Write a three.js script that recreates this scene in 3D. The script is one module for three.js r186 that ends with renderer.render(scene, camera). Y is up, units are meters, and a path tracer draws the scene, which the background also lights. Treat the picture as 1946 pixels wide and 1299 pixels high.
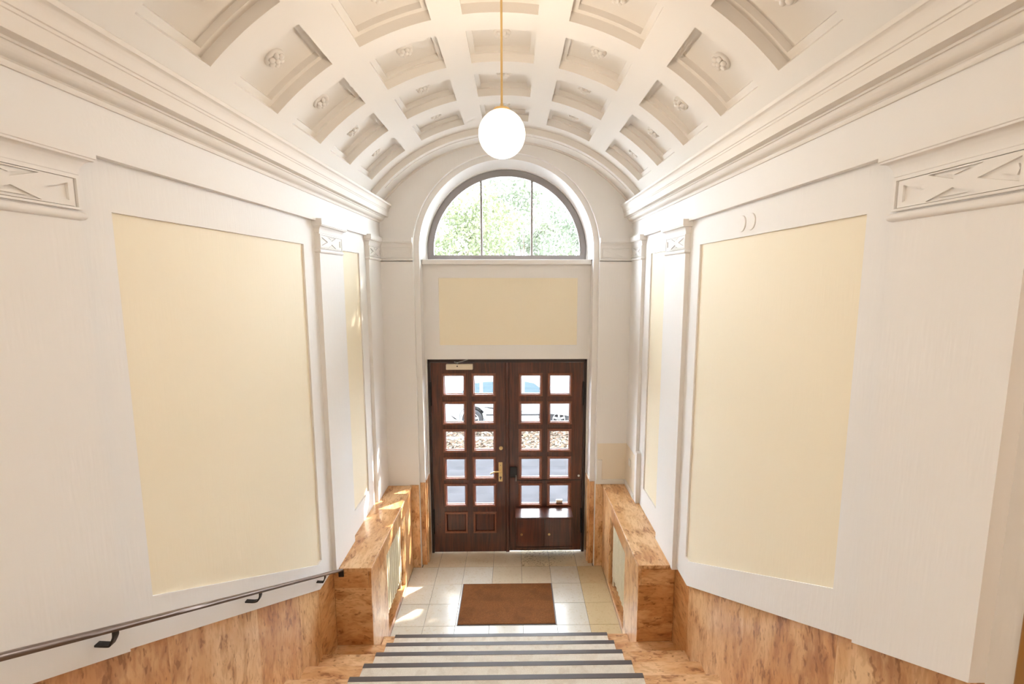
import * as THREE from 'three';
import { RoundedBoxGeometry } from 'three/addons/geometries/RoundedBoxGeometry.js';
import { mergeGeometries, toCreasedNormals, mergeVertices } from 'three/addons/utils/BufferGeometryUtils.js';

// ------------------------------------------------------------------ camera, sky, sun, exposure
const scene = new THREE.Scene();
const camera = new THREE.PerspectiveCamera(2 * Math.atan(649.5 / 916.13) * 180 / Math.PI, 1946 / 1299, 0.02, 300);
camera.position.set(0.0698, 3.3595, 0);
camera.rotation.order = 'YXZ';
camera.rotation.y = -0.0164;
camera.rotation.x = -0.1302;
camera.setViewOffset(1946, 1299, -17.36, 0, 1946, 1299);

const renderer = new THREE.WebGLRenderer({ antialias: true });
renderer.toneMapping = THREE.LinearToneMapping;
renderer.toneMappingExposure = 1.46;
renderer.shadowMap.enabled = true;
renderer.shadowMap.type = THREE.PCFSoftShadowMap;

scene.background = new THREE.Color().setRGB(16.0, 18.0, 19.8);

const sun = new THREE.DirectionalLight(new THREE.Color().setRGB(1.0, 0.93, 0.82), 14);
sun.position.set(0.248 * 60, 0.22 * 60, -5.6 - 0.232 * 60);
sun.target.position.set(0, 0, -5.6);
sun.castShadow = true;
sun.shadow.mapSize.set(4096, 4096);
sun.shadow.camera.left = -16; sun.shadow.camera.right = 16; sun.shadow.camera.top = 16; sun.shadow.camera.bottom = -16;
sun.shadow.camera.near = 1; sun.shadow.camera.far = 120; sun.shadow.bias = -0.0005;
scene.add(sun, sun.target);

const LAMP = { near: 1.0, rear: 2.9, color: [1.0, 0.84, 0.66] };

// ------------------------------------------------------------------ helpers
let seed = 7;
const rnd = () => { seed = (seed * 1664525 + 1013904223) >>> 0; return seed / 4294967296; };
const rr = (a, b) => a + (b - a) * rnd();
const taken = {};
function numbered(n) { const k = taken[n] = (taken[n] ?? -1) + 1; return k ? n + '_' + String(k).padStart(3, '0') : n; }
function finish(o) { o.traverse((c) => { if (c.isMesh) { c.castShadow = true; c.receiveShadow = true; } }); return o; }
function thing(name, label, category, group) {
  const o = new THREE.Group(); o.name = numbered(name); scene.add(o);
  o.userData = { label, category }; if (group) o.userData.group = group;
  return o;
}
function struct(name, label) { const o = new THREE.Group(); o.name = name; scene.add(o); o.userData = { kind: 'structure' }; if (label) { o.userData.label = label[0]; o.userData.category = label[1]; } return o; }
function part(name, geos, mat, parent, label) {
  const list = (Array.isArray(geos) ? geos : [geos]).map(clean);
  const m = new THREE.Mesh(list.length > 1 ? mergeGeometries(list) : list[0], mat);
  m.name = name; if (label) m.userData.label = label; m.castShadow = m.receiveShadow = true;
  parent.add(m); return m;
}
function clean(g) {
  if (g.userData.ok) return g;
  let q = g.index ? g.toNonIndexed() : g;
  if (!q.attributes.normal) q.computeVertexNormals();
  for (const k of Object.keys(q.attributes)) if (!['position', 'normal', 'uv'].includes(k)) q.deleteAttribute(k);
  q.morphAttributes = {};
  q.clearGroups();
  if (!q.userData.uvDone) metric(q);
  q.userData.ok = true;
  return q;
}
// uv in metres by the way each face points; o: {du, dv, swap}
function metric(g, o = {}) {
  const q = g.index ? g.toNonIndexed() : g;
  if (!q.attributes.normal) q.computeVertexNormals();
  const p = q.attributes.position, uv = new Float32Array(p.count * 2);
  const a = new THREE.Vector3(), b = new THREE.Vector3(), c = new THREE.Vector3();
  for (let i = 0; i < p.count; i += 3) {
    a.fromBufferAttribute(p, i); b.fromBufferAttribute(p, i + 1); c.fromBufferAttribute(p, i + 2);
    const n = b.clone().sub(a).cross(c.clone().sub(a)); const ax = Math.abs(n.x), ay = Math.abs(n.y), az = Math.abs(n.z);
    [a, b, c].forEach((v, k) => {
      let u, w;
      if (ax >= ay && ax >= az) { u = v.z; w = v.y; } else if (ay >= az) { u = v.x; w = v.z; } else { u = v.x; w = v.y; }
      if (o.swap) [u, w] = [w, u];
      uv[(i + k) * 2] = u + (o.du || 0); uv[(i + k) * 2 + 1] = w + (o.dv || 0);
    });
  }
  q.setAttribute('uv', new THREE.BufferAttribute(uv, 2));
  q.userData.uvDone = true; q.userData.ok = false;
  return q;
}
const bx = (x0, x1, y0, y1, z0, z1, r = 0, o) => {
  const w = Math.abs(x1 - x0), h = Math.abs(y1 - y0), d = Math.abs(z1 - z0);
  const g = r > 0 ? new RoundedBoxGeometry(w, h, d, 1, Math.min(r, w / 2.01, h / 2.01, d / 2.01)) : new THREE.BoxGeometry(w, h, d);
  g.translate((x0 + x1) / 2, (y0 + y1) / 2, (z0 + z1) / 2);
  return metric(g, o);
};
// remap positions with a function; winding is turned where the map mirrors
function remap(g, fn, flip, crease = 0.5) {
  let q = g.index ? g.toNonIndexed() : g.clone();
  const p = q.attributes.position, v = new THREE.Vector3();
  for (let i = 0; i < p.count; i++) { v.fromBufferAttribute(p, i); const r = fn(v.x, v.y, v.z); p.setXYZ(i, r[0], r[1], r[2]); }
  if (flip) for (let i = 0; i < p.count; i += 3) {
    for (const k of ['position', 'uv']) { const at = q.attributes[k]; if (!at) continue; const n = at.itemSize;
      for (let j = 0; j < n; j++) { const t = at.array[(i + 1) * n + j]; at.array[(i + 1) * n + j] = at.array[(i + 2) * n + j]; at.array[(i + 2) * n + j] = t; } }
  }
  q.deleteAttribute('normal');
  q = toCreasedNormals(q, crease);
  return q;
}
const poly = (pts, holes = []) => {
  const s = new THREE.Shape(pts.map((p) => new THREE.Vector2(p[0], p[1])));
  for (const h of holes) s.holes.push(h.isPath ? h : new THREE.Path(h.map((p) => new THREE.Vector2(p[0], p[1]))));
  return s;
};
const ext = (shape, d, o = {}) => new THREE.ExtrudeGeometry(shape, { depth: d, bevelEnabled: false, curveSegments: 48, steps: 1, ...o });
// a shape drawn in (z, y), extruded from hall side x = s*X0 outward by d
const sideWall = (s, X0, d, shape, o) => metric(remap(ext(shape, d, o), (u, v, w) => [s * (X0 + w), v, u], s > 0));
const endWall = (z0, d, shape, o) => metric(remap(ext(shape, d, o), (u, v, w) => [u, v, z0 - w], true));
const rectP = (x0, x1, y0, y1) => [[x0, y0], [x1, y0], [x1, y1], [x0, y1]];
const profileZ = (pts, z0, z1, s = 1, crease = 0.6) => metric(remap(ext(poly(pts), z1 - z0), (u, v, w) => [s * u, v, z0 + w], s < 0, crease));
function arcPts(cx, cy, r, a0, a1, n) { const o = []; for (let i = 0; i <= n; i++) { const a = a0 + (a1 - a0) * i / n; o.push([cx + r * Math.cos(a), cy + r * Math.sin(a)]); } return o; }
function tube(pts, r, seg = 24, rad = 8, closed = false) { return new THREE.TubeGeometry(new THREE.CatmullRomCurve3(pts.map((p) => new THREE.Vector3(...p)), closed, 'catmullrom', 0.2), seg, r, rad, closed); }
function cyl(p, q, r0, r1 = r0, n = 16) {
  const a = new THREE.Vector3(...p), b = new THREE.Vector3(...q), d = b.clone().sub(a);
  const g = new THREE.CylinderGeometry(r1, r0, d.length(), n);
  g.applyQuaternion(new THREE.Quaternion().setFromUnitVectors(new THREE.Vector3(0, 1, 0), d.clone().normalize()));
  g.translate((a.x + b.x) / 2, (a.y + b.y) / 2, (a.z + b.z) / 2); return g;
}

// ------------------------------------------------------------------ textures (computed)
function hash(x, y, s) { let h = (x * 374761393 + y * 668265263 + s * 1274126177) | 0; h = Math.imul(h ^ (h >>> 13), 1274126177); return ((h ^ (h >>> 16)) >>> 0) / 4294967296; }
function vn(x, y, px, py, s) {
  const x0 = Math.floor(x), y0 = Math.floor(y), fx = x - x0, fy = y - y0, u = fx * fx * (3 - 2 * fx), v = fy * fy * (3 - 2 * fy);
  const m = (a, p) => ((a % p) + p) % p;
  const A = hash(m(x0, px), m(y0, py), s), B = hash(m(x0 + 1, px), m(y0, py), s), C = hash(m(x0, px), m(y0 + 1, py), s), D = hash(m(x0 + 1, px), m(y0 + 1, py), s);
  return A + (B - A) * u + (C - A) * v + (A - B - C + D) * u * v;
}
function fbm(u, v, fx, fy, oct, s) { let a = 0.5, t = 0, n = 0; for (let i = 0; i < oct; i++) { t += a * vn(u * fx, v * fy, fx, fy, s + i * 17); n += a; a *= 0.5; fx *= 2; fy *= 2; } return t / n; }
function tex(n, fn, size, srgb = true) {   // fn(u, v) -> [r, g, b] in 0..1 (sRGB)
  const d = new Uint8Array(n * n * 4);
  for (let y = 0; y < n; y++) for (let x = 0; x < n; x++) { const c = fn(x / n, y / n), k = (y * n + x) * 4; d[k] = c[0] * 255; d[k + 1] = c[1] * 255; d[k + 2] = c[2] * 255; d[k + 3] = 255; }
  const t = new THREE.DataTexture(d, n, n); t.wrapS = t.wrapT = THREE.RepeatWrapping; t.magFilter = THREE.LinearFilter; t.minFilter = THREE.LinearMipmapLinearFilter; t.generateMipmaps = true;
  if (srgb) t.colorSpace = THREE.SRGBColorSpace; t.repeat.set(1 / size, 1 / size); t.needsUpdate = true; return t;
}
const mix = (a, b, t) => a.map((x, i) => x + (b[i] - x) * Math.min(1, Math.max(0, t)));
const sstep = (a, b, x) => { const t = Math.min(1, Math.max(0, (x - a) / (b - a))); return t * t * (3 - 2 * t); };
const C255 = (r, g, b) => [r / 255, g / 255, b / 255];

const grey = (t) => [t, t, t];
const plasterBump = tex(512, (u, v) => grey(0.55 * fbm(u, v, 24, 24, 4, 3) + 0.45 * fbm(u, v, 90, 60, 2, 5)), 0.9, false);
const brushBump = tex(512, (u, v) => grey(0.5 * fbm(u, v, 110, 12, 3, 8) + 0.5 * fbm(u, v, 20, 20, 3, 9)), 1.1, false);

function travertineTex(base, lightc, dark, s) {
  return tex(1024, (u, v) => {
    const w1 = (fbm(u, v, 5, 5, 4, s) - 0.5) * 0.12, w2 = (fbm(u, v, 7, 7, 3, s + 20) - 0.5) * 0.10;
    const cloud = fbm(u + w2, v, 7, 3, 5, s + 1), streak = fbm(u + w1 * 0.6, v + w2, 24, 9, 5, s + 2), fine = fbm(u + w1 * 0.5, v, 110, 34, 3, s + 3);
    let c = mix(base, lightc, sstep(0.34, 0.66, cloud));
    c = mix(c, lightc, 0.45 * sstep(0.52, 0.70, fbm(u + w2, v, 20, 6, 4, s + 8)));
    c = mix(c, dark, 0.42 * sstep(0.46, 0.80, streak));
    c = mix(c, dark, 0.22 * sstep(0.46, 0.74, fine));
    const dash = fbm(u + w1 * 0.5, v + w2 * 0.4, 84, 38, 3, s + 5) * 0.62 + streak * 0.38;
    c = mix(c, mix(dark, [0.24, 0.12, 0.05], 0.35), 0.50 * sstep(0.60, 0.72, dash));
    return c;
  }, 1.3);
}
const travA = travertineTex(C255(206, 150, 97), C255(224, 180, 130), C255(146, 82, 34), 11);
const travB = travertineTex(C255(214, 164, 112), C255(232, 194, 148), C255(158, 96, 46), 41);
const travBump = tex(512, (u, v) => grey(0.5 * fbm(u, v, 60, 20, 3, 61) + 0.5 * fbm(u, v, 8, 8, 2, 62)), 1.3, false);
const woodTex = tex(1024, (u, v) => {
  const w = (fbm(u, v, 3, 2, 3, 71) - 0.5) * 0.08;
  const g = fbm(u + w, v, 60, 2, 4, 72), f = fbm(u + w * 0.5, v, 220, 6, 2, 73), b = fbm(u, v, 4, 3, 3, 74);
  let c = mix(C255(62, 28, 18), C255(94, 46, 29), sstep(0.3, 0.72, g * 0.65 + b * 0.35));
  return mix(c, C255(40, 18, 11), 0.55 * sstep(0.5, 0.75, f));
}, 1.0);
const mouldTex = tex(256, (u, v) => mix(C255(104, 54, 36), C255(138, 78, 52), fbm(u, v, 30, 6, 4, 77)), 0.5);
const tileTex = tex(512, (u, v) => {
  const a = fbm(u, v, 5, 5, 4, 91), b = fbm(u, v, 70, 70, 2, 92);
  return mix(mix(C255(212, 206, 193), C255(226, 222, 213), a), C255(196, 178, 148), 0.35 * sstep(0.6, 0.85, b) + 0.25 * sstep(0.55, 0.8, a));
}, 1.0);
const carpetTex = tex(512, (u, v) => {
  const a = hash(Math.floor(u * 256), Math.floor(v * 256), 4), b = fbm(u, v, 10, 10, 3, 95);
  return mix(mix(C255(220, 211, 198), C255(242, 236, 226), a), C255(206, 194, 178), 0.4 * sstep(0.5, 0.75, b));
}, 0.5);
const carpetBump = tex(512, (u, v) => grey(0.6 * hash(Math.floor(u * 256), Math.floor(v * 256), 6) + 0.4 * fbm(u, v, 128, 128, 2, 7)), 0.5, false);
const coirTex = tex(512, (u, v) => {
  const a = hash(Math.floor(u * 512), Math.floor(v * 512), 14), b = fbm(u, v, 6, 6, 4, 96), c = fbm(u, v, 90, 90, 2, 97);
  let k = mix(C255(104, 60, 26), C255(158, 100, 52), 0.55 * a + 0.45 * c);
  k = mix(k, C255(96, 54, 22), 0.4 * sstep(0.4, 0.8, b));
  return a > 0.985 ? mix(k, C255(212, 170, 120), 0.7) : k;
}, 0.6);
const groundTex = tex(512, (u, v) => { const a = fbm(u, v, 8, 8, 5, 101), b = fbm(u, v, 120, 120, 2, 102); return mix(C255(32, 32, 34), C255(48, 47, 50), 0.97 * a + 0.03 * b); }, 2.0);

// ------------------------------------------------------------------ materials
const lin = (r, g, b) => new THREE.Color().setRGB(r, g, b);
const S = (o) => new THREE.MeshStandardMaterial(o);
const P = (o) => new THREE.MeshPhysicalMaterial(o);
const M = {
  white: S({ color: lin(0.845, 0.825, 0.805), roughness: 0.75, bumpMap: plasterBump, bumpScale: 0.0006 }),
  wall: S({ color: lin(0.845, 0.825, 0.805), roughness: 0.72, bumpMap: brushBump, bumpScale: 0.0012 }),
  ceiling: S({ color: lin(0.815, 0.772, 0.72), roughness: 0.8, bumpMap: plasterBump, bumpScale: 0.0005 }),
  yellow: S({ color: lin(0.88, 0.79, 0.615), roughness: 0.7, bumpMap: brushBump, bumpScale: 0.0009 }),
  cream: S({ color: lin(0.82, 0.73, 0.60), roughness: 0.75, bumpMap: plasterBump, bumpScale: 0.0006 }),
  trav: P({ map: travA, roughness: 0.3, bumpMap: travBump, bumpScale: 0.0006, clearcoat: 0.35, clearcoatRoughness: 0.12 }),
  trav2: P({ map: travB, roughness: 0.3, bumpMap: travBump, bumpScale: 0.0006, clearcoat: 0.35, clearcoatRoughness: 0.12 }),
  step: P({ map: travB, roughness: 0.45, bumpMap: travBump, bumpScale: 0.0008, clearcoat: 0.15, clearcoatRoughness: 0.3 }),
  wood: P({ map: woodTex, roughness: 0.4, clearcoat: 0.7, clearcoatRoughness: 0.18 }),
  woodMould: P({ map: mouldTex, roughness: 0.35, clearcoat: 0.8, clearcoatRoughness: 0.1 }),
  woodGloss: P({ map: woodTex, roughness: 0.3, clearcoat: 0.9, clearcoatRoughness: 0.06 }),
  frameDark: S({ color: lin(0.030, 0.016, 0.013), roughness: 0.4 }),
  brass: S({ color: lin(0.78, 0.56, 0.26), metalness: 1, roughness: 0.28 }),
  iron: S({ color: lin(0.016, 0.015, 0.016), roughness: 0.45, metalness: 0.3 }),
  bronze: S({ color: lin(0.16, 0.11, 0.085), metalness: 0.9, roughness: 0.3 }),
  steelFrame: S({ color: lin(0.27, 0.25, 0.25), roughness: 0.35, metalness: 0.2 }),
  glass: P({ color: lin(1, 1, 1), roughness: 0.0, transmission: 1, thickness: 0, ior: 1.5 }),
  radiator: S({ color: lin(0.80, 0.74, 0.58), roughness: 0.45 }),
  grout: S({ color: lin(0.20, 0.17, 0.13), roughness: 0.9 }),
  carpet: S({ map: carpetTex, roughness: 1, bumpMap: carpetBump, bumpScale: 0.002 }),
  nosing: S({ color: lin(0.085, 0.068, 0.066), roughness: 0.42 }),
  coir: S({ map: coirTex, roughness: 1, bumpMap: carpetBump, bumpScale: 0.004 }),
  alu: S({ color: lin(0.35, 0.34, 0.33), metalness: 0.8, roughness: 0.4 }),
  closer: S({ color: lin(0.72, 0.62, 0.48), roughness: 0.45 }),
  plastic: S({ color: lin(0.80, 0.77, 0.72), roughness: 0.4 }),
  ochre: P({ color: lin(0.30, 0.135, 0.02), roughness: 0.4, clearcoat: 0.4 }),
  ground: P({ map: groundTex, roughness: 1, specularIntensity: 0.15 }),
};
const tileMats = [lin(1.0, 0.98, 0.96), lin(0.96, 0.86, 0.72), lin(0.92, 0.76, 0.50), lin(0.93, 0.84, 0.70)].map((c) => P({ map: tileTex, color: c, roughness: 0.3, bumpMap: travBump, bumpScale: 0.0003, clearcoat: 0.5, clearcoatRoughness: 0.15 }));
const stainTex = tex(512, (u, v) => { const a = fbm(u, v, 5, 5, 4, 91), st = fbm(u, v, 50, 70, 4, 131) * 0.6 + fbm(u, v, 4, 5, 3, 132) * 0.4; return mix(mix(C255(206, 186, 150), C255(222, 206, 174), a), C255(110, 90, 66), 0.55 * sstep(0.57, 0.70, st)); }, 0.7);
tileMats.push(P({ map: stainTex, roughness: 0.5 }));
const travSlabMats = [M.trav, M.trav2];

// ------------------------------------------------------------------ measures
const FRAME = 1.395, FACE = 1.362, MARBLE = 1.41, BENCH = 1.106, ZE = -5.30, ZBACK = 2.6;
const VR = 1.764, VY = 3.085, RISE = 0.1555, RUN = 0.288;
const nosZ = (k) => -4.288 + RUN * k;
const lineY = (z) => 2.22 + 0.537 * (z + 1.213);
const LAND = 11 * RISE, ZLAND = nosZ(11);

// ------------------------------------------------------------------ floor of tiles
{
  const f = struct('floor');
  part('tile_bed', bx(-1.5, 1.5, -0.14, -0.006, -5.75, -3.7), M.grout, f);
  const xs = [-1.106, -0.812, -0.505, -0.172, 0.160, 0.492, 0.813, 1.106], zs = [-5.66, -5.29, -4.968, -4.642, -4.318, -3.98];
  const tone = [[1, 1, 1, 1, 4, 4, 1], [0, 0, 0, 1, 1, 0, 2], [0, 0, 0, 0, 0, 0, 2], [0, 0, 0, 0, 0, 0, 2], [0, 0, 0, 0, 0, 0, 2]];
  const j = 0.0016;
  for (let r = 0; r < 5; r++) for (let c = 0; c < 7; c++) {
    let x0 = xs[c], x1 = xs[c + 1]; const z0 = zs[r], z1 = zs[r + 1];
    if (r === 0 && c === 0) x0 = -1.0; if (r === 0 && c === 6) x1 = 1.0;
    part('tile', bx(x0 + j, x1 - j, -0.02, 0 - rnd() * 0.0008, z0 + j, z1 - j, 0.0015, { du: rnd() * 3, dv: rnd() * 3 }), tileMats[tone[r][c]], f);
  }
}

// ------------------------------------------------------------------ stairs
{
  const st = struct('stairs');
  for (let k = 1; k <= 11; k++) {
    const z0 = nosZ(k), z1 = k === 11 ? ZBACK : nosZ(k + 1) + 0.03, y = k * RISE, X = k === 1 ? BENCH - 0.002 : MARBLE + 0.01;
    part(k === 11 ? 'landing_slab' : 'step', bx(-X, X, k === 1 ? -0.01 : y - RISE - 0.001, y, z0, z1, 0.006, { du: k * 0.37, dv: k * 0.71, swap: true }), M.step, st);
    if (k > 1) part('step_core', bx(-X, X, -0.1, y - RISE - 0.002, z0 + 0.03, z1), M.grout, st);
  }
}

// ------------------------------------------------------------------ side walls
function relief(s, z0, z1, y0, y1, X0) {     // carved field of a capital on a side wall: raised plate with triangular sinkings
  const w = z1 - z0, h = y1 - y0, m = 0.012, a = z0 + m, b = z1 - m, c = y0 + m * 0.6, d = y1 - m * 0.6, cz = (a + b) / 2, cy = (c + d) / 2;
  const out = [];
  // border
  out.push([rectP(z0, z1, y0, y1), [rectP(a, b, c, d)]]);
  // plate pinched to the middle with four sinkings
  const g = 0.010;
  out.push([rectP(a + g, b - g * 0.2, c + 0.002, d - 0.002), [
    [[a + g + 0.02, cy - h * 0.26], [a + g + 0.02 + w * 0.20, cy], [a + g + 0.02, cy + h * 0.26]],
    [[b - 0.02, cy - h * 0.30], [b - 0.02, cy + h * 0.30], [b - 0.02 - w * 0.26, cy]],
    [[cz - w * 0.2, d - 0.006], [cz, cy + 0.012], [cz + w * 0.2, d - 0.006]],
    [[cz - w * 0.2, c + 0.006], [cz + w * 0.2, c + 0.006], [cz, cy - 0.012]],
  ]]);
  // small leaves within the sinkings
  out.push([[[b - 0.03, cy - h * 0.14], [b - 0.024, cy], [b - 0.03, cy + h * 0.14], [b - 0.03 - w * 0.1, cy]], []]);
  out.push([[[cz - w * 0.1, d - 0.012], [cz, cy + 0.024], [cz + w * 0.1, d - 0.012]], []]);
  out.push([[[cz - w * 0.1, c + 0.012], [cz + w * 0.1, c + 0.012], [cz, cy - 0.024]], []]);
  return out;
}
const capProfile = (p0) => [[p0 + 0.06, 3.545], [p0, 3.545], [p0, 3.552], [p0 - 0.010, 3.556], [p0 - 0.013, 3.565], [p0 - 0.010, 3.574], [p0, 3.578], [p0 + 0.060, 3.578]];
const capTop = (p0) => {
  const pts = [[p0 + 0.06, 3.690], [p0 - 0.004, 3.690], [p0 - 0.004, 3.696]];
  for (let i = 0; i <= 8; i++) { const a = i / 8 * Math.PI / 2; pts.push([p0 - 0.006 - 0.026 * (1 - Math.cos(a)), 3.698 + 0.046 * Math.sin(a)]); }
  pts.push([p0 - 0.036, 3.746], [p0 - 0.036, 3.752], [p0 - 0.040, 3.754], [p0 - 0.040, 3.797], [p0 + 0.06, 3.797]);
  return pts;
};
// moulding of a capital wrapped round three sides of a pilaster: swept profile along z plus returns
function capitalMould(s, prof, z0, z1, retNear = true, retFar = true) {
  // profile points (x outward distance, y); projection p = FACE - x
  const rows = [];
  const path = [];
  // each profile point gives an offset e = FACE - x from the pilaster body; path of corners is offset by e
  for (const [x, y] of prof) { const e = FACE - x; rows.push([e, y]); }
  const pos = [];
  const corner = (i, e) => {
    const ee = Math.max(e, 0);
    if (i === 0) return [FRAME + 0.02, z1 + (retNear ? ee : 0)];
    if (i === 1) return [FACE - e, z1 + (retNear ? ee : 0)];
    if (i === 2) return [FACE - e, z0 - (retFar ? ee : 0)];
    return [FRAME + 0.02, z0 - (retFar ? ee : 0)];
  };
  const tri = (a, b, c) => pos.push(...a, ...b, ...c);
  const outer = rows.filter(([e]) => e > -0.03);
  for (let k = 0; k < outer.length - 1; k++) for (let i = 0; i < 3; i++) {
    const [e0, y0] = outer[k], [e1, y1] = outer[k + 1];
    const A = corner(i, e0), B = corner(i + 1, e0), C = corner(i + 1, e1), D = corner(i, e1);
    const q = ([X, Z], y) => [s * X, y, Z];
    tri(q(A, y0), q(B, y0), q(C, y1)); tri(q(A, y0), q(C, y1), q(D, y1));
  }
  // top and bottom lids
  for (const [e, y] of [outer[0], outer[outer.length - 1]]) {
    const q = (i) => { const [X, Z] = corner(i, e); return [s * X, y, Z]; };
    tri(q(0), q(1), q(2)); tri(q(0), q(2), q(3));
  }
  const g = new THREE.BufferGeometry(); g.setAttribute('position', new THREE.Float32BufferAttribute(pos, 3));
  return metric(toCreasedNormals(g, 0.6));
}
function pilaster(parent, s, z0, z1, yb0, yb1) {  // z0 far, z1 near
  const g = new THREE.Group(); g.name = 'pilaster'; parent.add(g);
  part('shaft', sideWall(s, FACE, FRAME - FACE + 0.03, poly([[z0, yb0], [z1, yb1], [z1, 3.80], [z0, 3.80]])), M.wall, g);
  part('astragal', capitalMould(s, [[FACE, 3.550], [FACE - 0.008, 3.553], [FACE - 0.013, 3.559], [FACE - 0.014, 3.565], [FACE - 0.013, 3.571], [FACE - 0.008, 3.577], [FACE, 3.580]], z0, z1), M.white, g);
  part('capital', capitalMould(s, capTop(FACE).filter(([x]) => x < FACE + 0.01), z0, z1), M.white, g);
  const geos = relief(s, z0, z1, 3.584, 3.690, FACE).map(([o, h], i) => sideWall(s, FACE - (i === 0 ? 0.010 : i === 1 ? 0.008 : 0.006), i === 0 ? 0.0101 : i === 1 ? 0.0081 : 0.0061, poly(o, h)));
  part('carved_frieze', geos, M.white, g);
  return g;
}
for (const [s, side] of [[-1, 'left'], [1, 'right']]) {
  const w = struct('wall_' + side);
  // masonry behind everything, from below the floor to above the vault
  part('masonry', bx(s * 1.435, s * 1.85, -0.2, 5.2, -5.95, ZBACK + 0.25), M.wall, w);
  part('masonry_jamb', bx(s * 1.41, s * 1.44, 1.0, 4.3, -1.213, ZBACK), M.wall, w);
  // bays with sunk yellow fields
  const bayA = poly([[-3.67, 1.03], [-3.40, 1.03], [-1.60, lineY(-1.60)], [-1.60, 3.80], [-3.67, 3.80]], [[[-3.455, 1.236], [-3.455, 3.600], [-1.830, 3.600], [-1.830, 2.085], [-3.392, 1.232]]]);
  part('plaster_frame', sideWall(s, FRAME, 0.042, bayA), M.wall, w);
  part('painted_panel', sideWall(s, FRAME + 0.013, 0.027, poly([[-3.48, 1.20], [-3.48, 3.62], [-1.80, 3.62], [-1.80, 2.06], [-3.39, 1.20]])), M.yellow, w, 'pale yellow painted field');
  const bayB = poly([[-4.90, 1.0], [-4.09, 1.0], [-4.09, 3.80], [-4.90, 3.80]], [[[-4.680, 1.232], [-4.680, 3.600], [-4.235, 3.600], [-4.235, 1.232]]]);
  part('plaster_frame', sideWall(s, FRAME, 0.042, bayB), M.wall, w);
  part('painted_panel', sideWall(s, FRAME + 0.013, 0.027, poly(rectP(-4.70, -4.215, 1.21, 3.62))), M.yellow, w, 'narrow pale yellow painted field');
  pilaster(w, s, -1.660, -1.213, lineY(-1.66), lineY(-1.213));
  pilaster(w, s, -4.110, -3.650, 1.0, 1.0);
  pilaster(w, s, -5.32, -4.880, 1.0, 1.0);
  part('frieze', sideWall(s, FACE, 0.075, poly(rectP(-5.33, -1.213, 3.780, 4.02))), M.white, w);
  part('frieze', sideWall(s, FACE + 0.01, 0.065, poly(rectP(-1.213, ZBACK, 3.780, 4.02))), M.white, w);
  // travertine dado along the stairs
  const cuts = s < 0 ? [-3.72, -3.405, -3.09, -2.58, -1.90, -1.213] : [-3.72, -3.39, -2.555, -1.80, -1.213];
  const top = (z) => (z < -3.40 ? 1.035 : lineY(z) + 0.004);
  for (let i = 0; i + 1 < cuts.length; i++) {
    const a = cuts[i], b = cuts[i + 1], j = 0.0008;
    const ptsTop = a < -3.40 && b > -3.40 ? [[b - j, top(b)], [-3.40, 1.035], [a + j, 1.035]] : [[b - j, top(b)], [a + j, top(a)]];
    const low = (z) => Math.max(0.1, (Math.floor((z + 4.288) / RUN)) * RISE - 0.2);
    const g = sideWall(s, MARBLE, 0.024, poly([[a + j, low(a)], [b - j, low(a)], ...ptsTop]));
    part('marble_slab', metric(g, { du: i * 0.43 + (s > 0 ? 0.2 : 0), dv: i * 0.31, swap: i === 0 }), travSlabMats[i % 2], w);
  }
}
// wooden door casing on the landing (right, at the edge of the picture)
{
  const d = struct('door_2');
  part('casing', bx(1.392, 1.412, LAND, LAND + 2.1, -1.130, -1.04, 0.006), M.ochre, d);
  part('casing', bx(1.392, 1.412, LAND, LAND + 2.1, -0.08, 0.026, 0.006), M.ochre, d);
  part('casing', bx(1.392, 1.412, LAND + 2.0, LAND + 2.1, -1.04, -0.08, 0.006), M.ochre, d);
  part('door_leaf', bx(1.402, 1.411, LAND + 0.004, LAND + 1.995, -1.038, -0.082, 0.004), M.ochre, d);
}

// ------------------------------------------------------------------ cornices
const corniceP = () => {
  const p = [[1.43, 3.952], [1.354, 3.952], [1.350, 3.957], [1.350, 3.968], [1.346, 3.970]];
  for (let i = 0; i <= 8; i++) { const a = i / 8 * Math.PI / 2; p.push([1.344 - 0.036 * Math.sin(a), 3.972 + 0.026 * (1 - Math.cos(a))]); }
  p.push([1.306, 4.002], [1.298, 4.002], [1.298, 4.010], [1.262, 4.012], [1.262, 4.062], [1.258, 4.064], [1.258, 4.074], [1.253, 4.076]);
  for (let i = 0; i <= 8; i++) { const a = i / 8 * Math.PI / 2; p.push([1.252 - 0.026 * (1 - Math.cos(a)), 4.078 + 0.048 * Math.sin(a)]); }
  p.push([1.224, 4.130], [1.224, 4.142], [1.300, 4.190], [1.43, 4.215]);
  return p;
};
[[-1, 'trim_1'], [1, 'trim_2']].forEach(([s, n]) => { const t = struct(n); part('cornice', profileZ(corniceP(), -5.31, ZBACK, s, 0.7), M.ceiling, t); });

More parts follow.
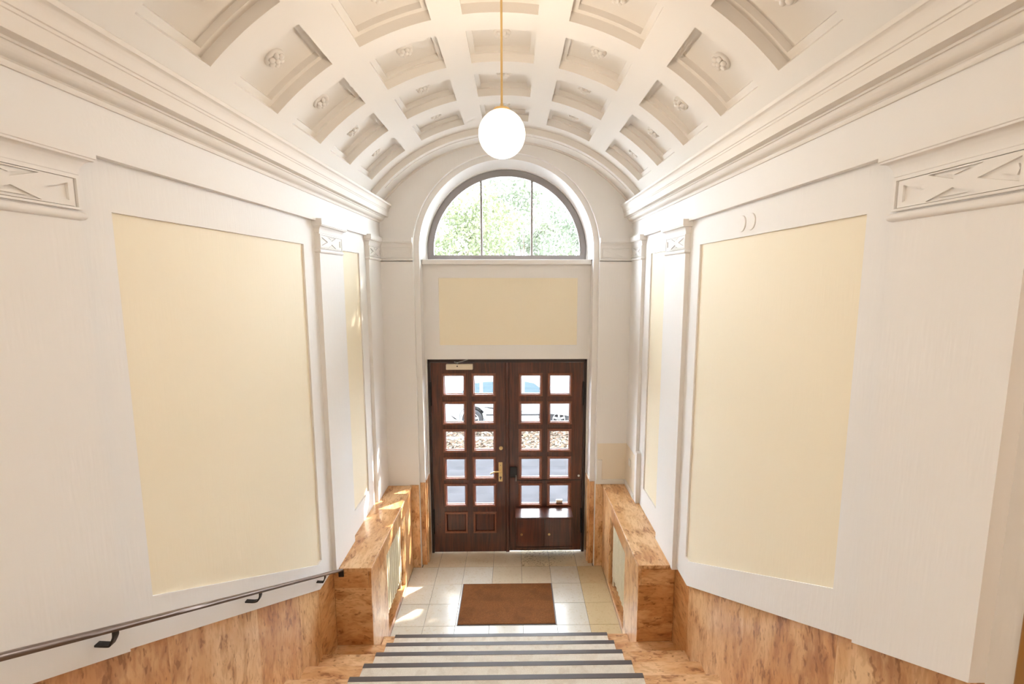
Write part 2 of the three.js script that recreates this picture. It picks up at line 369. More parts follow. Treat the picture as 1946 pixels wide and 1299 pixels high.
// ------------------------------------------------------------------ coffered vault
{
  const c = struct('ceiling');
  const on = (r, t, z) => [r * Math.sin(t), VY + r * Math.cos(t), z];
  const edges = [0.1217, 0.223, 0.4687, 0.5717, 0.8124];
  const cols = [[-edges[4], -edges[3]], [-edges[2], -edges[1]], [-edges[0], edges[0]], [edges[1], edges[2]], [edges[3], edges[4]]];
  const T = 0.93;
  const th = [-T, ...[...edges].reverse().map((a) => -a), ...edges, T];
  const rowsN = 6, DZ = 0.435, PITCH = 0.6207, zf = (j) => -4.80 + PITCH * j;
  const grid = (t0, t1, r0, r1, z0, z1, n) => {  // ruled patch: r0/z0 to r1/z1 across the angle range
    const pos = []; for (let i = 0; i < n; i++) { const a = t0 + (t1 - t0) * i / n, b = t0 + (t1 - t0) * (i + 1) / n; const A = on(r0, a, z0), B = on(r0, b, z0), C = on(r1, b, z1), D = on(r1, a, z1); pos.push(...A, ...B, ...C, ...A, ...C, ...D); } return pos;
  };
  const mk = (pos) => { let g = new THREE.BufferGeometry(); g.setAttribute('position', new THREE.Float32BufferAttribute(pos, 3)); g = toCreasedNormals(g, 0.35); return metric(g); };
  const inside = []; // rib surface
  const zs = [-4.985]; for (let j = 0; j < rowsN; j++) zs.push(zf(j), zf(j) + DZ); zs.push(ZBACK);
  for (let k = 0; k + 1 < zs.length; k++) for (let i = 0; i + 1 < th.length; i++) {
    const isRow = k % 2 === 1, isCol = [1, 3, 5, 7, 9].includes(i);
    if (isRow && isCol) continue;
    inside.push(...grid(th[i], th[i + 1], VR, VR, zs[k], zs[k + 1], 8));
  }
  part('vault_rib', mk(inside), M.ceiling, c);
  // outer shell, so that no daylight leaks in
  part('roof_slab', bx(-1.85, 1.85, 4.98, 5.2, -5.95, ZBACK + 0.25), M.ceiling, c);
  // rosette
  const ros = [];
  { const rg = new THREE.LatheGeometry([[0, 0.012], [0.030, 0.012], [0.040, 0.018], [0.052, 0.014], [0.056, 0.006], [0.056, -0.002]].map((p) => new THREE.Vector2(p[0], p[1])), 24); ros.push(rg);
    for (let k = 0; k < 6; k++) { const a = k / 6 * Math.PI * 2; const p = new THREE.SphereGeometry(0.019, 10, 7); p.scale(1, 0.75, 0.8); p.translate(0.030, 0.020, 0); p.rotateY(a); ros.push(p); }
    const b = new THREE.SphereGeometry(0.015, 12, 8); b.translate(0, 0.026, 0); ros.push(b); }
  const rosG = mergeGeometries(ros.map((g) => clean(g)));
  for (let j = 0; j < rowsN; j++) for (const [t0, t1] of cols) {
    const z0 = zf(j), z1 = z0 + DZ, d1 = 0.055, d2 = 0.088, L = 0.034, n = 10;
    const a1 = L / VR, q = [];
    const ring = (u0, u1, v0, v1, ra, rb) => { q.push(...grid(u0, u1, ra, rb, v0, v0, n), ...grid(u0, u1, ra, rb, v1, v1, n)); for (const u of [u0, u1]) { const A = on(ra, u, v0), B = on(ra, u, v1), C = on(rb, u, v1), D = on(rb, u, v0); q.push(...A, ...B, ...C, ...A, ...C, ...D); } };
    ring(t0, t1, z0, z1, VR, VR + d1);
    // ledge
    const i0 = t0 + a1, i1 = t1 - a1, y0 = z0 + L, y1 = z1 - L;
    q.push(...grid(t0, t1, VR + d1, VR + d1, z0, y0, n), ...grid(t0, t1, VR + d1, VR + d1, y1, z1, n), ...grid(t0, i0, VR + d1, VR + d1, y0, y1, 2), ...grid(i1, t1, VR + d1, VR + d1, y0, y1, 2));
    ring(i0, i1, y0, y1, VR + d1, VR + d2);
    q.push(...grid(i0, i1, VR + d2, VR + d2, y0, y1, n));
    const cof = part('coffer', mk(q), M.ceiling, c);
    const tm = (t0 + t1) / 2, m = part('rosette', rosG, M.ceiling, cof);
    m.position.set(...on(VR + d2, tm, (z0 + z1) / 2));
    m.quaternion.setFromUnitVectors(new THREE.Vector3(0, 1, 0), new THREE.Vector3(-Math.sin(tm), -Math.cos(tm), 0));
  }
  // transverse arch against the end wall
  const RA = 1.706, TA = 0.80, ar = [];
  const shell = (ra, rb, z0, z1, t) => [...grid(-t, t, ra, ra, z0, z1, 64), ...grid(-t, t, ra, rb, z1, z1, 64), ...grid(-t, t, ra, rb, z0, z0, 64)];
  part('transverse_arch', mk(shell(RA, VR + 0.1, ZE - 0.01, -4.985, 0.93)), M.ceiling, c);
  part('arch_moulding', mk(shell(RA - 0.006, RA + 0.01, -5.245, -5.055, TA)), M.ceiling, c);
  part('arch_moulding', mk(shell(RA - 0.016, RA + 0.01, ZE, -5.272, 0.93)), M.ceiling, c);
}

// ------------------------------------------------------------------ end wall with door niche and lunette
const ARC = { y: 3.67, r: 1.01 };
{
  const w = struct('wall_end');
  const niche = (hw, r) => { const p = [[-hw, -0.05], [hw, -0.05], [hw, ARC.y]]; return [...p, ...arcPts(0, ARC.y, r, 0, Math.PI, 48), [-hw, ARC.y]]; };
  const outer = rectP(-1.44, 1.44, -0.1, 5.1);
  part('tympanum', endWall(ZE, 0.055, poly(outer, [niche(1.012, 1.012)])), M.wall, w);
  part('niche_jamb', endWall(ZE - 0.055, 0.195, poly(outer, [niche(0.955, 0.955)])), M.wall, w);
  // lunette and door plane
  const lun = [[-0.90, 3.572], [0.90, 3.572], [0.906, 3.66], ...arcPts(0, 3.66, 0.908, 0, Math.PI, 48), [-0.906, 3.66]];
  part('outer_wall', endWall(-5.55, 0.17, poly(rectP(-1.44, 1.44, 2.434, 5.1), [lun])), M.wall, w);
  for (const s of [-1, 1]) part('outer_wall', bx(s * 0.9375, s * 1.44, -0.2, 2.434, -5.72, -5.55), M.wall, w);
  // splayed reveal of the lunette
  { const pos = [], A = [[-0.955, 3.572], ...arcPts(0, ARC.y, 0.955, Math.PI, 0, 56), [0.955, 3.572]], B = [[-0.903, 3.572], ...arcPts(0, 3.66, 0.906, Math.PI, 0, 56), [0.903, 3.572]];
    for (let i = 0; i + 1 < A.length; i++) { const a = [...A[i], -5.357], b = [...A[i + 1], -5.357], c = [...B[i + 1], -5.60], d = [...B[i], -5.60]; pos.push(...a, ...b, ...c, ...a, ...c, ...d); }
    let g = new THREE.BufferGeometry(); g.setAttribute('position', new THREE.Float32BufferAttribute(pos, 3)); part('window_reveal', metric(toCreasedNormals(g, 0.4)), M.white, w); }
  // wall between door and lunette with its yellow field
  part('lintel_wall', endWall(-5.53, 0.03, poly(rectP(-0.956, 0.956, 2.434, 3.55), [rectP(-0.779, 0.806, 2.600, 3.369)])), M.wall, w);
  part('painted_panel', bx(-0.80, 0.83, 2.58, 3.39, -5.552, -5.537), M.yellow, w, 'yellow painted field above the door');
  part('window_sill', bx(-0.95, 0.95, 3.520, 3.574, -5.62, -5.468, 0.006), M.white, w);
  // cap mouldings carried round onto the end wall
  for (const s of [-1, 1]) {
    const zz = (prof) => metric(remap(ext(poly(prof), 1.37 - 1.012), (u, v, k) => [s * (1.012 + k), v, ZE + (FACE - u)], s > 0, 0.6));
    part('capital_band', zz(capTop(FACE).map(([x, y]) => [Math.min(x, FACE + 0.02), y])), M.white, w);
    part('astragal', zz(capProfile(FACE).map(([x, y]) => [Math.min(x, FACE + 0.02), y])), M.white, w);
    const geos = relief(1, 1.02, 1.36, 3.584, 3.690).map(([o, h], i) => metric(remap(ext(poly(o, h), 0.0085 - 0.0015 * i + 0.001), (u, v, k) => [s * u, v, ZE - 0.001 + k], s < 0)));
    part('carved_frieze', geos, M.white, w);
    // travertine jambs beside the door
    part('marble_slab', bx(s * 1.018, s * 1.120, 0.0, 1.012, ZE - 0.03, ZE + 0.012, 0.003, { du: 0.3 * s, dv: 0.1 }), M.trav2, w);
    part('marble_slab', bx(s * 0.953, s * 1.020, 0.0, 1.018, ZE - 0.09, ZE - 0.044, 0.003, { du: 0.8 * s, dv: 0.4 }), M.trav, w);
    part('marble_slab', bx(s * 0.938, s * 0.958, 0.0, 1.04, -5.60, ZE - 0.085, 0.003, { du: 1.1 * s, dv: 0.6 }), M.trav2, w);
    part('jamb_edge', bx(s * 0.945, s * 0.957, 1.04, 1.052, -5.60, ZE - 0.055, 0.003), M.white, w);
  }
}
// lunette window
{
  const w = struct('window_1');
  const rim = (r) => [[-r + 0.004, 3.60], ...arcPts(0, 3.66, r, Math.PI, 0, 48), [r - 0.004, 3.60]];
  const outer = [[-0.903, 3.576], ...arcPts(0, 3.66, 0.905, Math.PI, 0, 48), [0.903, 3.576]];
  const hole = [[-0.828, 3.625], ...arcPts(0, 3.66, 0.832, Math.PI, 0, 48), [0.828, 3.625]];
  part('frame', endWall(-5.585, 0.05, poly(outer, [hole])), M.steelFrame, w);
  part('frame_bead', endWall(-5.577, 0.012, poly([[-0.842, 3.611], ...arcPts(0, 3.66, 0.845, Math.PI, 0, 48), [0.842, 3.611]], [hole])), M.steelFrame, w);
  for (const x of [-0.288, 0.282]) part('mullion', bx(x - 0.012, x + 0.012, 3.615, 3.66 + Math.sqrt(0.836 ** 2 - x * x), -5.625, -5.583, 0.004), M.steelFrame, w);
  const xs = [-0.83, -0.288, 0.282, 0.83];
  for (let i = 0; i < 3; i++) { const pts = [[xs[i], 3.615], [xs[i + 1], 3.615]]; for (let k = 0; k <= 16; k++) { const x = xs[i + 1] + (xs[i] - xs[i + 1]) * k / 16; pts.push([x, 3.66 + Math.sqrt(Math.max(0, 0.838 ** 2 - x * x))]); }
    part('pane', endWall(-5.607, 0.003, poly(pts)), M.glass, w); }
}

// ------------------------------------------------------------------ double door
{
  const d = struct('door_1');
  const F = -5.60;
  part('door_frame', [bx(-0.9375, -0.908, 0, 2.434, F - 0.07, F + 0.012, 0.003), bx(0.903, 0.9375, 0, 2.434, F - 0.07, F + 0.012, 0.003), bx(-0.9375, 0.9375, 2.386, 2.434, F - 0.07, F + 0.012, 0.003)], M.frameDark, d);
  const rows = [[2.011, 2.223], [1.666, 1.883], [1.323, 1.544], [0.975, 1.199], [0.633, 0.860]];
  const leaf = (x0, x1, cols, nm) => {
    const g = new THREE.Group(); g.name = 'door_leaf'; d.add(g);
    const holes = []; for (const c of cols) { for (const r of rows) holes.push(rectP(c[0] - 0.01, c[1] + 0.01, r[0] - 0.01, r[1] + 0.01)); holes.push(rectP(c[0] - 0.012, c[1] + 0.012, 0.272, 0.520)); }
    part('frame', endWall(F, 0.045, poly(rectP(x0, x1, x0 < -0.5 ? 0.008 : 0.016, 2.383), holes)), M.wood, g);
    for (const c of cols) {
      for (const r of rows) {
        const ring = (o, i, z, dd, b) => endWall(z, dd, poly(rectP(c[0] - o, c[1] + o, r[0] - o, r[1] + o), [rectP(c[0] - i, c[1] + i, r[0] - i, r[1] + i)]), b);
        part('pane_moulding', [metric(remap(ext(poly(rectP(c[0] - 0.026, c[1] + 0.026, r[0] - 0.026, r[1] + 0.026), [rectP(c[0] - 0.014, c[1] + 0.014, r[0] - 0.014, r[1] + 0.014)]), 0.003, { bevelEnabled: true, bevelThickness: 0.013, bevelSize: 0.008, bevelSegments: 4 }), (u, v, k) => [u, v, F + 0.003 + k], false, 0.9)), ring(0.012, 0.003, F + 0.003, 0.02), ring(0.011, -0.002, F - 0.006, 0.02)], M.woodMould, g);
        // bevelled glass: flat middle, sloping rim
        const pos = [], zA = F - 0.017, zB = F - 0.020, m = 0.022, O = [[c[0] - 0.004, r[0] - 0.004], [c[1] + 0.004, r[0] - 0.004], [c[1] + 0.004, r[1] + 0.004], [c[0] - 0.004, r[1] + 0.004]], I = [[c[0] + m, r[0] + m], [c[1] - m, r[0] + m], [c[1] - m, r[1] - m], [c[0] + m, r[1] - m]];
        for (let k = 0; k < 4; k++) { const a = [...O[k], zB], b = [...O[(k + 1) % 4], zB], e = [...I[(k + 1) % 4], zA], f = [...I[k], zA]; pos.push(...a, ...b, ...e, ...a, ...e, ...f); }
        pos.push(...I[0], zA, ...I[1], zA, ...I[2], zA, ...I[0], zA, ...I[2], zA, ...I[3], zA);
        const gg = new THREE.BufferGeometry(); gg.setAttribute('position', new THREE.Float32BufferAttribute(pos, 3)); gg.computeVertexNormals();
        part('pane', metric(gg), M.glass, g);
      }
      const cx = (c[0] + c[1]) / 2, o = 0.143;
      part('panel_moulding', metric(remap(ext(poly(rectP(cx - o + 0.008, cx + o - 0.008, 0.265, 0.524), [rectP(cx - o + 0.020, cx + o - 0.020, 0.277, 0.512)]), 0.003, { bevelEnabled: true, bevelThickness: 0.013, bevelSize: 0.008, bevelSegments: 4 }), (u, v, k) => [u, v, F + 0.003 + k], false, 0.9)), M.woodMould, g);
      part('raised_panel', metric(remap(ext(poly(rectP(cx - 0.105, cx + 0.105, 0.295, 0.494)), 0.008, { bevelEnabled: true, bevelThickness: 0.012, bevelSize: 0.02, bevelSegments: 1 }), (u, v, k) => [u, v, F - 0.018 + k], false)), M.wood, g);
    }
    return g;
  };
  const L = leaf(-0.906, -0.006, [[-0.741, -0.523], [-0.391, -0.171]]);
  const R = leaf(-0.002, 0.901, [[0.165, 0.384], [0.511, 0.736]]);
  part('meeting_strip', metric(remap(ext(poly([[-0.026, 0], [-0.026, 0.012], [-0.016, 0.024], [0.010, 0.024], [0.020, 0.012], [0.020, 0]]), 2.374), (u, v, k) => [u, 0.012 + k, F + v], true, 0.4)), M.wood, L);
  // brass lever, plate, upper cylinder
  const hx = -0.088;
  part('handle_plate', bx(hx - 0.024, hx + 0.024, 0.918, 1.162, F, F + 0.009, 0.004), M.brass, L, 'brass lock plate');
  part('lever_handle', [cyl([hx, 1.055, F], [hx, 1.055, F + 0.05], 0.010), tube([[hx, 1.055, F + 0.048], [hx - 0.03, 1.062, F + 0.056], [hx - 0.08, 1.056, F + 0.056], [hx - 0.118, 1.035, F + 0.05]], 0.0095, 24, 10), new THREE.SphereGeometry(0.0125, 12, 8).translate(hx, 1.055, F + 0.05)], M.brass, L, 'curved brass lever');
  part('keyhole', [cyl([hx, 0.972, F + 0.008], [hx, 0.972, F + 0.014], 0.0125), bx(hx - 0.006, hx + 0.006, 0.945, 0.970, F + 0.008, F + 0.013), cyl([hx, 1.125, F + 0.008], [hx, 1.125, F + 0.010], 0.005)], M.bronze, L);
  part('lock_rosette', [cyl([hx + 0.006, 1.338, F], [hx + 0.006, 1.338, F + 0.01], 0.024, 0.022, 24), cyl([hx + 0.006, 1.338, F + 0.01], [hx + 0.006, 1.338, F + 0.016], 0.012)], M.brass, L, 'round brass lock');
  // closer
  part('door_closer', bx(-0.717, -0.405, 2.306, 2.372, F, F + 0.05, 0.006), M.closer, L, 'cream door closer body');
  part('closer_arm', [cyl([-0.585, 2.372, F + 0.03], [-0.585, 2.39, F + 0.03], 0.010), tube([[-0.585, 2.388, F + 0.03], [-0.62, 2.400, F + 0.045], [-0.600, 2.392, F + 0.06]], 0.006, 12, 6), tube([[-0.595, 2.390, F + 0.05], [-0.53, 2.404, F + 0.03], [-0.462, 2.424, F + 0.014]], 0.006, 12, 6)], M.alu, L, 'metal arm of the closer');
  part('closer_spindle', cyl([-0.585, 2.349, F + 0.048], [-0.585, 2.349, F + 0.053], 0.008), M.iron, L);
  for (const [x, y] of [[-0.833, 0.40], [-0.865, 0.37], [-0.833, 0.335]]) part('screw', cyl([x, y, F], [x, y, F + 0.002], 0.006), M.iron, L);
  // hinges
  for (const [x, y0, y1, lf] of [[-0.908, 1.869, 2.158, L], [-0.908, 0.257, 0.57, L], [0.903, 1.869, 2.158, R], [0.903, 0.257, 0.57, R]]) part('hinge', [cyl([x, y0, F + 0.016], [x, y1, F + 0.016], 0.012), bx(x - 0.012, x + 0.012, y0 + 0.02, y1 - 0.02, F, F + 0.014)], M.iron, lf, 'black iron hinge');
  // right leaf: black lock case, thin rod, knob
  part('lock_case', bx(0.026, 0.112, 0.975, 1.105, F, F + 0.03, 0.006), M.iron, R, 'black lock case');
  part('lock_lever', [tube([[0.100, 1.005, F + 0.03], [0.100, 0.99, F + 0.045], [0.100, 0.935, F + 0.040]], 0.005, 12, 6)], M.alu, R);
  part('bar', bx(0.112, 0.895, 0.925, 0.937, F, F + 0.010, 0.003), M.frameDark, R, 'thin dark bar across the leaf');
  part('knob', [new THREE.SphereGeometry(0.014, 14, 10).translate(0.860, 0.992, F + 0.022), cyl([0.860, 0.992, F], [0.860, 0.992, F + 0.02], 0.006)], M.plastic, R, 'small white knob');
  part('threshold', bx(-0.9375, 0.9375, -0.03, -0.001, F - 0.09, F + 0.0, 0.002), M.grout, d);
}
// mailbox on the right leaf
{
  const t = thing('letter_box_cabinet', 'dark wooden letter box cabinet with two little doors fixed low on the right door leaf', 'letter box');
  const x0 = 0.097, x1 = 0.766, y0 = 0.185, y1 = 0.566, z0 = -5.585, z1 = -5.375;
  part('case', [bx(x0, x1, y0, y1, z0, z1 - 0.014, 0.003)], M.wood, t);
  part('lid', metric(remap(ext(poly([[z0, y1 + 0.028], [z1 + 0.006, y1 + 0.002], [z1 + 0.006, y1 - 0.014], [z0, y1 - 0.002]]), x1 - x0 + 0.012), (u, v, k) => [x0 - 0.006 + k, v, u], true)), M.woodGloss, t);
  part('plinth', bx(x0 - 0.004, x1 + 0.004, y0 - 0.014, y0 + 0.004, z0, z1 + 0.004, 0.003), M.wood, t);
  const xm = (x0 + x1) / 2;
  for (const [a, b] of [[x0 + 0.012, xm - 0.004], [xm + 0.004, x1 - 0.012]]) {
    const dr = part('door', bx(a, b, y0 + 0.012, y1 - 0.020, z1 - 0.016, z1, 0.003), M.wood, t);
    part('keyhole', [cyl([a + 0.055, 0.352, z1], [a + 0.055, 0.352, z1 + 0.004], 0.014, 0.013, 20)], M.brass, dr);
    part('key_slot', bx(a + 0.053, a + 0.057, 0.345, 0.359, z1 + 0.003, z1 + 0.005), M.iron, dr);
  }
}
{ const t = thing('metal_clip', 'small pale metal box clipped to the lowest right door pane', 'clip'); part('body', bx(0.590, 0.668, 0.640, 0.676, -5.616, -5.590, 0.004), M.closer, t); part('foot', bx(0.590, 0.668, 0.628, 0.641, -5.616, -5.594, 0.002), M.frameDark, t); }

// ------------------------------------------------------------------ travertine radiator benches and radiators
function bench(s, label) {
  const t = thing('radiator_bench', label, 'bench');
  const X = BENCH, O = MARBLE - 0.001, zn = -3.705, zfar = ZE + 0.013, o = (k) => ({ du: k * 0.37 + s, dv: k * 0.21 });
  part('top_slab', bx(s * (X - 0.010), s * O, 0.982, 1.012, zfar, zn + 0.012, 0.003, o(1)), M.trav2, t);
  part('fascia', bx(s * (X - 0.004), s * (X + 0.02), 0.832, 0.981, zfar, zn + 0.006, 0.003, { ...o(2) }), M.trav, t);
  part('fascia', bx(s * (X + 0.021), s * O, 0.832, 0.981, zn - 0.02, zn + 0.006, 0.003, { ...o(3), swap: true }), M.trav, t);
  part('end_panel', bx(s * (X + 0.004), s * O, 0.312, 0.831, zn - 0.025, zn, 0.003, { ...o(4), swap: true }), M.trav, t);
  part('side_panel', bx(s * X, s * (X + 0.025), 0.0, 0.831, -4.180, zn - 0.002, 0.003, o(5)), M.trav2, t);
  part('side_panel', bx(s * X, s * (X + 0.025), 0.0, 0.831, zfar, -4.890, 0.003, o(6)), M.trav2, t);
  part('plinth', bx(s * X, s * 1.384, 0.0, 0.058, -4.889, -4.181, 0.003, o(7)), M.trav, t);
  part('cheek', bx(s * (X + 0.026), s * 1.384, 0.0, 0.831, -4.915, -4.891), M.trav, t);
  part('cheek', bx(s * (X + 0.026), s * 1.384, 0.0, 0.831, -4.179, -4.155), M.trav, t);
  part('niche_back', bx(s * 1.385, s * 1.409, 0.0, 0.831, -4.89, -4.18), M.white, t);
  return t;
}
bench(-1, 'sunlit travertine radiator bench along the left wall beside the handrail');
bench(1, 'travertine radiator bench along the right wall below the light switch');
function radiator(s, label) {
  const t = thing('radiator', label, 'radiator', 'radiators inside the benches');
  const a = 1.135, b = 1.285;
  for (let i = 0; i < 9; i++) {
    const z = -4.83 + i * 0.075, col = (x, r) => { const g = new THREE.CapsuleGeometry(r, 0.58, 4, 12); g.translate(s * x, 0.455, z); return g; };
    part('section', [col(a + 0.018, 0.018), col(a + 0.075, 0.018), col(b - 0.018, 0.018), bx(s * (a + 0.01), s * (b - 0.01), 0.14, 0.175, z - 0.036, z + 0.036, 0.012), bx(s * (a + 0.01), s * (b - 0.01), 0.735, 0.77, z - 0.036, z + 0.036, 0.012)], M.radiator, t);
  }
  for (const z of [-4.83, -4.23]) for (const q of [a + 0.02, b - 0.02]) part('foot', cyl([s * q, 0.0585, z], [s * q, 0.14, z], 0.014, 0.018), M.radiator, t);
}
radiator(-1, 'cream ribbed radiator inside the left bench');
radiator(1, 'cream ribbed radiator inside the right bench');

// ------------------------------------------------------------------ runner, doormat
{
  const t = thing('stair_runner', 'cream stair runner with dark nosing strips covering the steps', 'carpet');
  for (let k = 1; k <= 11; k++) {
    const z0 = nosZ(k), y = k * RISE, z1 = k === 11 ? ZBACK - 0.2 : nosZ(k + 1);
    part('tread_mat', bx(-1.0, 0.915, y, y + 0.007, z0 + 0.030, z1 - 0.001), M.carpet, t);
    part('riser_mat', bx(-1.0, 0.915, y - RISE + (k > 1 ? 0.007 : 0.0), y - 0.012, z0 - 0.006, z0 - 0.0005), M.carpet, t);
    part('nosing_strip', metric(remap(ext(poly([[z0 - 0.008, y - 0.026], [z0 - 0.0005, y - 0.026], [z0 - 0.0005, y + 0.0005], [z0 + 0.033, y + 0.0005], [z0 + 0.033, y + 0.009], [z0 - 0.005, y + 0.009], [z0 - 0.008, y + 0.005]]), 1.919), (u, v, w) => [-1.002 + w, v, u], true, 0.3)), M.nosing, t);
  }
}
{
  const t = thing('doormat', 'brown coir doormat sunk in the tiled floor before the door', 'doormat');
  part('coir_mat', bx(-0.482, 0.480, 0.001, 0.010, -4.958, -4.328, 0.004), M.coir, t);
  part('edge_frame', [bx(-0.490, 0.488, 0.0005, 0.004, -4.966, -4.958), bx(-0.490, 0.488, 0.0005, 0.004, -4.328, -4.320), bx(-0.490, -0.482, 0.0005, 0.004, -4.958, -4.328), bx(0.480, 0.488, 0.0005, 0.004, -4.958, -4.328)], M.nosing, t);
}

// ------------------------------------------------------------------ handrail on the left wall
{
  const t = thing('handrail', 'slim bronze handrail on brackets along the left wall', 'handrail');
  const rx = (z) => -1.295 - 0.045 * Math.min(1, Math.max(0, (-1.5 - z) / 2.19)), ry = (z) => 2.165 + 0.5444 * (z + 1.55), z0 = -3.69, z1 = 0.2;
  const prof = [[-0.019, -0.009], [0.019, -0.009], [0.021, 0.0], [0.015, 0.009], [0.0, 0.012], [-0.015, 0.009], [-0.021, 0.0]];
  part('rail', metric(remap(ext(poly(prof), 1, { steps: 24 }), (u, v, w) => { const z = z0 + (z1 - z0) * w; return [rx(z) + u, ry(z) + v, z]; }, false, 0.9)), M.bronze, t);
  part('end_plate', bx(rx(z0) - 0.022, rx(z0) + 0.022, ry(z0) - 0.055, ry(z0) + 0.003, z0 + 0.004, z0 + 0.014, 0.006), M.iron, t, 'black end plate');
  for (const [z, xw] of [[-1.53, -FACE], [-2.455, -FRAME], [-3.35, -FRAME], [-0.6, -MARBLE]]) {
    const X = rx(z), y = ry(z) - 0.009, c = [[xw, y - 0.050, z], [xw + 0.045, y - 0.052, z], [X - 0.012, y - 0.044, z], [X, y - 0.020, z], [X + 0.002, y + 0.002, z]];
    const cv = new THREE.CatmullRomCurve3(c.map((p) => new THREE.Vector3(...p)), false, 'catmullrom', 0.4), n = 18, pos = [], hw = 0.011, ht = 0.0035;
    const pt = []; for (let i = 0; i <= n; i++) { const p = cv.getPoint(i / n), q = cv.getTangent(i / n); pt.push([p, new THREE.Vector3(-q.y, q.x, 0)]); }
    const cor = (i, a, b) => { const [p, m] = pt[i]; return [p.x + m.x * ht * b, p.y + m.y * ht * b, p.z + hw * a]; };
    const ring = [[-1, -1], [1, -1], [1, 1], [-1, 1]];
    for (let i = 0; i < n; i++) for (let k = 0; k < 4; k++) { const [a, b] = ring[k], [c2, d2] = ring[(k + 1) % 4]; const A = cor(i, a, b), B = cor(i, c2, d2), C = cor(i + 1, c2, d2), D = cor(i + 1, a, b); pos.push(...A, ...B, ...C, ...A, ...C, ...D); }
    const g = new THREE.BufferGeometry(); g.setAttribute('position', new THREE.Float32BufferAttribute(pos, 3));
    part('bracket', metric(toCreasedNormals(g, 0.6)), M.iron, t);
  }
}

// ------------------------------------------------------------------ small fittings on the right
{
  const b = struct('baseboard_right');
  part('skirting', [bx(1.022, 1.352, 1.0125, 1.066, ZE, ZE + 0.016, 0.003), bx(1.346, 1.361, 1.0125, 1.066, ZE + 0.0, -4.885, 0.003)], M.plastic, b);
  const w = scene.getObjectByName('wall_end');
  part('paint_field', bx(1.030, 1.361, 1.066, 1.495, ZE, ZE + 0.0016), M.cream, w, 'cream painted lower field');
  part('paint_field', bx(1.3604, 1.362, 1.066, 1.495, ZE, -4.880), M.cream, w, 'cream painted lower field');
  part('boxing', bx(1.352, 1.396, 1.0125, 1.560, -4.880, -4.800, 0.003), M.white, w, 'white boxed lower corner of the pilaster');
  const c = thing('cable_cover', 'short white cable cover standing in the corner beside the door jamb', 'cable cover');
  part('cover', bx(1.022, 1.082, 1.067, 1.300, ZE + 0.002, ZE + 0.030, 0.004), M.plastic, c);
  part('cap', bx(1.020, 1.084, 1.294, 1.304, ZE + 0.002, ZE + 0.032, 0.002), M.plastic, c);
  const sw = thing('light_switch', 'square white light switch on the pilaster above the right bench', 'switch');
  part('plate', bx(1.350, 1.3600, 1.300, 1.378, -5.147, -5.067, 0.003), M.plastic, sw);
  part('rocker', bx(1.3465, 1.351, 1.314, 1.364, -5.132, -5.082, 0.002), M.plastic, sw);
  for (const [px, lab] of [[-2.83, 'left one of two round blank covers above the large right panel'], [-2.72, 'right one of two round blank covers above the large right panel']]) {
    const k = thing('blank_cover', lab, 'wall cover', 'round blank covers');
    part('disc', metric(cyl([FRAME, 3.675, px], [FRAME - 0.006, 3.675, px], 0.046, 0.043, 32)), M.white, k);
    part('rim', metric(new THREE.TorusGeometry(0.0445, 0.0025, 6, 32).rotateY(Math.PI / 2).translate(FRAME - 0.003, 3.675, px)), M.white, k);
  }
}

// ------------------------------------------------------------------ pendant globes
function pendant(z, y, I, label) {
  const t = thing('pendant_lamp', label, 'lamp', 'glass globe pendants'); t.position.x = 0.011;
  const glow = S({ color: lin(0.9, 0.88, 0.8), roughness: 0.25, emissive: lin(1.0, 0.93, 0.78), emissiveIntensity: 1.35 });
  part('globe', metric(new THREE.SphereGeometry(0.126, 48, 32).translate(0, y, z)), glow, t, 'lit opal glass globe');
  part('gallery', [cyl([0, y + 0.116, z], [0, y + 0.130, z], 0.050, 0.044, 24), cyl([0, y + 0.130, z], [0, y + 0.155, z], 0.012, 0.008, 16)], M.brass, t);
  part('rod', cyl([0, y + 0.13, z], [0, VY + VR + 0.085, z], 0.006, 0.006, 12), M.brass, t, 'thin brass rod');
  part('canopy', cyl([0, VY + VR + 0.03, z], [0, VY + VR + 0.086, z], 0.03, 0.05, 24), M.brass, t);
  const l = new THREE.PointLight(lin(...LAMP.color), I, 0, 2); l.position.set(0.011, y, z); l.castShadow = true; l.shadow.radius = 7; l.shadow.mapSize.set(1024, 1024); scene.add(l);
}
pendant(-2.72, 4.131, LAMP.near, 'lit opal globe lamp hanging on a brass rod before the lunette');
pendant(1.0, 4.131, LAMP.rear, 'unseen opal globe lamp added behind over the upper landing to light the near walls');  // added lamp, out of view; fills the near walls from behind

// ------------------------------------------------------------------ back of the hall
{ const b = struct('wall_back'); part('plaster', bx(-1.85, 1.85, -0.2, 5.2, ZBACK, ZBACK + 0.25), M.wall, b); }

